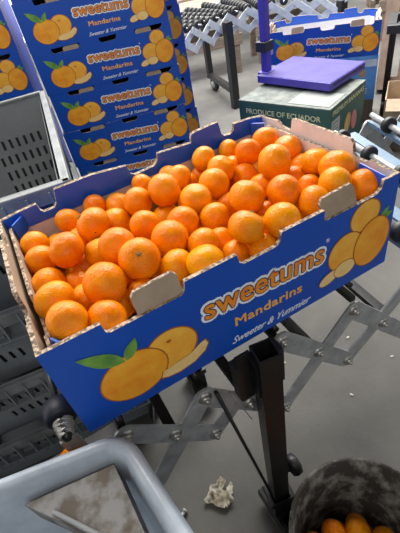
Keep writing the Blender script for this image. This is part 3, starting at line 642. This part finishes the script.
bm = bmesh.new(); box(bm, -.02, .05, .03, .10, .018, .058, 0, None, .003); build('column_base', bm, PURPLE, t)
bm = bmesh.new(); box(bm, -.025, .045, .03, .1, .16, .21, 0, None, .003); box(bm, .0, .03, .092, .115, .13, .19, 1, None, .004); build('bracket', bm, [DARKP, STEEL], t)
# pallet below the banana box
def pallet(name, loc, yaw, Lx, Ly, h, label, m=WOOD):
    t = thing(name, label, 'pallet', loc, yaw)
    for k in range(3):
        bm = bmesh.new(); y = k * (Ly - .09) / 2; box(bm, 0, Lx, y, y + .09, .02, h - .02, 0, None, .002); build('stringer', bm, m, t)
    n = 6
    for z0 in (0, h - .02):
        for k in range(n):
            bm = bmesh.new(); x = k * (Lx - .09) / (n - 1); box(bm, x, x + .09, 0, Ly, z0, z0 + .02, 0, None, .001); build('deck_board', bm, m, t)
    return t
p_ = thing('banana_box', 'lower dark box on the floor under the green banana box', 'box', (1.237, 1.519, -.75), -1.198)
bm = bmesh.new(); box(bm, .01, bx - .01, .01, by - .01, 0, .2895); build('lower_box', bm, mat('dark_board', (.05, .06, .055), .7, col2=(.09, .08, .06), scale=12), p_)
bm = bmesh.new(); box(bm, 0, bx, 0, by, .10, .29); build('lid', bm, GREEN, p_)
# blue rose box beneath the back carton
t = thing('fruit_box', 'light blue printed fruit box under the empty white lined carton', 'box', (1.71, 1.835, -.502), -.764)
bm = bmesh.new(); box(bm, 0, .60, .0, .40, 0, .254, 0); build('box_body', bm, LBLUE, t)
bm = bmesh.new(); add_text(bm, text_mesh('ROSE', .11, .032, .03), 0, frame((.50, -.001, .055), (1, 0, 0), (0, 0, 1), (0, -1, 0)), .0005)
build('lettering', bm, [mat('pale_blue_ink', (.55, .68, .85), .5)], t); bm = bmesh.new(); add_shape(bm, ell(.0, .0, .02, .028, 0), 1, frame((.52, -.001, .16), (1, 0, 0), (0, 0, 1), (0, -1, 0)), .0008); add_shape(bm, [(-.04, -.02), (.05, -.02), (.05, .02), (-.04, .02)], 0, frame((.545, -.001, .235 - .02), (1, 0, 0), (0, 0, 1), (0, -1, 0)), .0006)
build('sticker', bm, [mat('pale_blue_ink', (.55, .68, .85), .5), KRAFT], t)
pallet('wooden_pallet', (1.72, 1.845, FZ), -.764, .62, .45, .102, 'low wooden pallet under the light blue fruit box')
t = thing('fruit_box', 'dark brown lower box on the pallet beneath the light blue box', 'box', (1.71, 1.835, -.648), -.764)
bm = bmesh.new(); box(bm, 0, .60, .0, .39, 0, .143, 0, None, .002); build('box_body', bm, mat('brown_board', (.16, .12, .09), .8), t)

# right edge: kraft box, pallet pieces, dark machine
t = thing('kraft_box', 'small open kraft cardboard box at the right edge beside the blue box', 'box', (2.03, 1.24, -.55), -.9)
bm = bmesh.new()
for a in ((0, .4, 0, .005), (0, .4, .295, .3), (0, .005, .005, .295), (.395, .4, .005, .295)): box(bm, *a, 0, .12)
box(bm, .005, .395, .005, .295, 0, .005); build('box_wall', bm, mat('pale_kraft', (.55, .43, .30), .85), t)  # walls in a paler kraft tone than the flap
bm = bmesh.new(); bar(bm, (.0, .003, .12), (0.02, -.085, .10), .003, .36, (1, 0, 0)); M = Matrix.Translation((.2, 0, .12)) @ Matrix.Rotation(R(25), 4, 'X'); bm.free(); bm = bmesh.new(); box(bm, -.19, .19, -.09, 0, 0, .004, 0, M); build('flap', bm, KRAFT, t)
pallet('wooden_pallet', (2.03, 1.24, FZ), -.9, .42, .32, .2, 'stacked rough wood under the open kraft box', mat('dark_pallet_wood', (.14, .11, .085), .85, col2=(.08, .06, .05), scale=12))
# ---------------------------------------------------------------- distant conveyor with skate wheels
dc = thing('skate_wheel_conveyor', 'distant curved conveyor with black skate wheels and white lattice sides', 'conveyor', (0, 0, 0))
ND = [(1.02, 2.50), (1.20, 2.50), (1.38, 2.53), (1.56, 2.58), (1.74, 2.64), (1.92, 2.68), (2.10, 2.67), (2.27, 2.60), (2.41, 2.48), (2.52, 2.33), (2.60, 2.16)]
WDT = .62
FD = []
for i, n_ in enumerate(ND):
    a = Vector(ND[max(i - 1, 0)]); b = Vector(ND[min(i + 1, len(ND) - 1)]); d = (b - a).normalized(); FD.append((n_[0] - d.y * WDT, n_[1] + d.x * WDT))
for S, ms in ((ND, LWHITE), (FD, LWHITE)):
    for i in range(len(S) - 1):
        for sg in (0, 1):
            za, zb = (-.085, -.21) if sg else (-.21, -.085)
            a = Vector((*S[i], za)); b = Vector((*S[i + 1], zb)); d = (b - a); nr = Vector((d.y, -d.x, 0)).normalized()
            bm = bmesh.new(); bar(bm, a - d * .08 + nr * (.004 if sg else -.004), b + d * .08 + nr * (.004 if sg else -.004), .045, .005, nr); build('lattice_bar', bm, ms, dc)
WH = []
for i in range(len(ND) - 1):
    for f in (0, .5):
        a = Vector((*ND[i], -.07)).lerp(Vector((*ND[i + 1], -.07)), f); b = Vector((*FD[i], -.07)).lerp(Vector((*FD[i + 1], -.07)), f)
        bm = bmesh.new(); tube(bm, [a, b], .005, 6); build('axle', bm, STEEL, dc)
        for k in range(10):
            WH.append((a.lerp(b, (k + .25 + .5 * (f > 0)) / 10.0), (b - a).normalized()))
WH.sort(key=lambda q: (q[0] - Vector((.08, -.36, .5))).length)
bmr = bmesh.new()
for k, (c, d) in enumerate(WH):
    M = frame(c - d * .012, Vector((0, 0, 1)).cross(d).normalized(), Vector((0, 0, 1)), d)
    bm = bmesh.new() if k < 100 else bmr
    lathe(bm, [(.006, 0), (.027, 0), (.032, .004), (.032, .022), (.027, .026), (.006, .024)], 14, M); lathe(bm, [(.0001, -.002), (.007, -.002), (.007, .026), (.0001, .026)], 8, M, 1)
    if k < 100: build('skate_wheel', bm, [RUBBER, BOLT], dc)
o = build('skate_wheels', bmr, [RUBBER, BOLT], dc); o['kind'] = 'stuff'
def dleg(x, y):
    bm = bmesh.new(); box(bm, x - .03, x + .03, y - .03, y + .03, FZ + .0, -.10, 0, None, .004); build('leg', bm, BLACK, dc)
dleg(1.87, 2.62); 
bm = bmesh.new(); box(bm, 1.975, 2.025, 3.22, 3.27, FZ + .10, -.10, 0, None, .004); build('leg', bm, BLACK, dc)
bm = bmesh.new(); bar(bm, (1.88, 2.62, -.62), (2.0, 3.26, -.62), .05, .04, (0, 0, 1)); build('cross_beam', bm, BLACK, dc)
bm = bmesh.new(); M = frame((1.97, 3.16, FZ + .062), (0, 1, 0), (0, 0, 1), (1, 0, 0)); lathe(bm, [(.008, 0), (.05, 0), (.062, .006), (.062, .03), (.05, .036), (.008, .036)], 24, M)
lathe(bm, [(.0001, -.004), (.030, -.004), (.030, .040), (.0001, .040)], 16, M, 1); box(bm, 1.96, 2.02, 3.14, 3.24, -.64, -.62, 0); box(bm, 2.008, 2.014, 3.14, 3.19, -.70, -.62, 0); build('caster', bm, [RUBBER, STEEL], dc)
bm = bmesh.new(); box(bm, 2.57, 2.63, 2.17, 2.23, FZ, -.10, 0, None, .004); build('leg', bm, BLACK, dc)
bm = bmesh.new(); box(bm, 1.05, 1.11, 2.5, 2.56, FZ, -.10, 0, None, .004); build('leg', bm, BLACK, dc)

# wooden trestles behind
def trestle(x, y, yaw, label, wd=.55, h=.62, m=WOOD):
    t = thing('wooden_trestle', label, 'trestle', (x, y, FZ), yaw)
    for sx_ in (0, wd):
        for sy_ in (0, .35):
            bm = bmesh.new(); box(bm, sx_ - .03, sx_ + .03, sy_ - .03, sy_ + .03, 0, h, 0, None, .003); build('leg', bm, m, t)
    for y_ in (-.035, .345):
        bm = bmesh.new(); box(bm, -.06, wd + .06, y_ - .0, y_ + .02, h * .42, h * .58, 0, None, .002); build('rail', bm, m, t)
    bm = bmesh.new(); box(bm, -.08, wd + .08, -.08, .43, h, h + .025, 0, None, .002); build('top_board', bm, m, t)
trestle(1.92, 3.62, -.35, 'weathered wooden trestle left of the black conveyor leg')
trestle(2.75, 3.45, -.35, 'weathered wooden trestle right of the black conveyor leg')
trestle(3.85, 2.9, -.5, 'weathered wooden trestle behind the empty blue carton')
# produce crates beyond
MESHCR = [mat('violet_crate', (.24, .11, .42), .5), mat('rose_crate', (.50, .16, .30), .5), mat('pale_sack', (.55, .52, .45), .8)]
def far_crate(x, y, z, yaw, m, label, fruits=True):
    t = thing('produce_crate', label, 'crate', (x, y, z), yaw, 'produce crates beyond the distant conveyor')
    bm = bmesh.new()
    for a in ((0, .5, 0, .01), (0, .5, .34, .35), (0, .01, .01, .34), (.49, .5, .01, .34)):
        for z0, z1 in ((0, .05), (.07, .11), (.13, .18)): box(bm, *a, z0, z1)
        box(bm, a[0], a[0] + .02, a[2], a[2] + .01, 0, .18)
    build('slatted_side', bm, m, t); bm = bmesh.new(); box(bm, .01, .49, .01, .34, 0, .01); build('bottom', bm, m, t)
    return t
RG = 'oranges in the far produce crates'
def fill_crate(x, y, z, yaw, nm):
    c, s = math.cos(yaw), math.sin(yaw)
    for a in range(5):
        for b in range(3):
            lx, ly = .07 + a * .09, .075 + b * .10
            mandarin(x + lx * c - ly * s, y + lx * s + ly * c, z + .150, .040, 'orange in the %s beyond the distant conveyor' % nm, RG, None, False)
tb = thing('display_table', 'long low table carrying produce crates beyond the distant conveyor', 'table', (1.35, 4.35, FZ), -.12)
bm = bmesh.new(); box(bm, 0, 3.2, 0, .8, .60, .63); build('tabletop', bm, WOOD, tb)
for x in (.05, 3.1):
    for y in (.05, .7):
        bm = bmesh.new(); box(bm, x, x + .06, y, y + .06, 0, .60); build('leg', bm, WOOD, tb)
zt = FZ + .631
for k, (dx, m, nm) in enumerate(((.1, 0, 'violet slatted crate at the left'), (.68, 1, 'rose slatted crate in the middle'), (1.26, 0, 'violet slatted crate in the middle'), (1.84, 1, 'rose slatted crate on the right'), (2.45, 0, 'violet slatted crate on the far right'))):
    c, s = math.cos(-.12), math.sin(-.12); x = 1.35 + dx * c - .12 * s; y = 4.35 + dx * s + .12 * c
    far_crate(x, y, zt, -.12, MESHCR[m], '%s of the table beyond the distant conveyor' % nm); fill_crate(x, y, zt, -.12, nm)
# leaning pallet boards at top right and dark machine arm
t = pallet('wooden_pallet', (3.30, 1.55, FZ + .12), 0, .8, 1.0, .12, 'brown wooden pallet leaning upright at the top right', mat('warm_pallet_wood', (.34, .24, .17), .8, col2=(.22, .15, .11), scale=10))
dd = Vector((.6, -.8, 0)); uu = Vector((.2, .14, 1)).normalized(); zz = dd.cross(uu).normalized(); uu = zz.cross(dd)
t.matrix_world = Matrix(((dd.x, uu.x, zz.x, 2.81), (dd.y, uu.y, zz.y, 1.98), (dd.z, uu.z, zz.z, FZ + .005), (0, 0, 0, 1)))
t = thing('steel_trolley', 'dark steel trolley with a black wheel at the right edge', 'trolley', (2.42, 1.62, FZ), -.9)
bm = bmesh.new(); box(bm, 0, .60, 0, .05, .52, .57, 0, None, .004); box(bm, .0, .60, .3, .35, .52, .57, 0, None, .004); box(bm, 0, .05, .05, .30, .52, .57); box(bm, .55, .6, .05, .30, .52, .57); build('frame', bm, mat('grey_black_steel', (.05, .055, .06), .45, .4), t)
for x in (.02, .55):
    for y in (.01, .31):
        bm = bmesh.new(); box(bm, x, x + .035, y, y + .035, .10, .52); build('leg', bm, BLACK, t)
        bm = bmesh.new(); lathe(bm, [(.006, 0), (.045, 0), (.05, .005), (.05, .025), (.045, .03), (.006, .03)], 20, frame((x, y + .017, .05), (0, 1, 0), (0, 0, 1), (1, 0, 0))); box(bm, x, x + .03, y + .01, y + .03, .05, .10); build('wheel', bm, RUBBER, t)
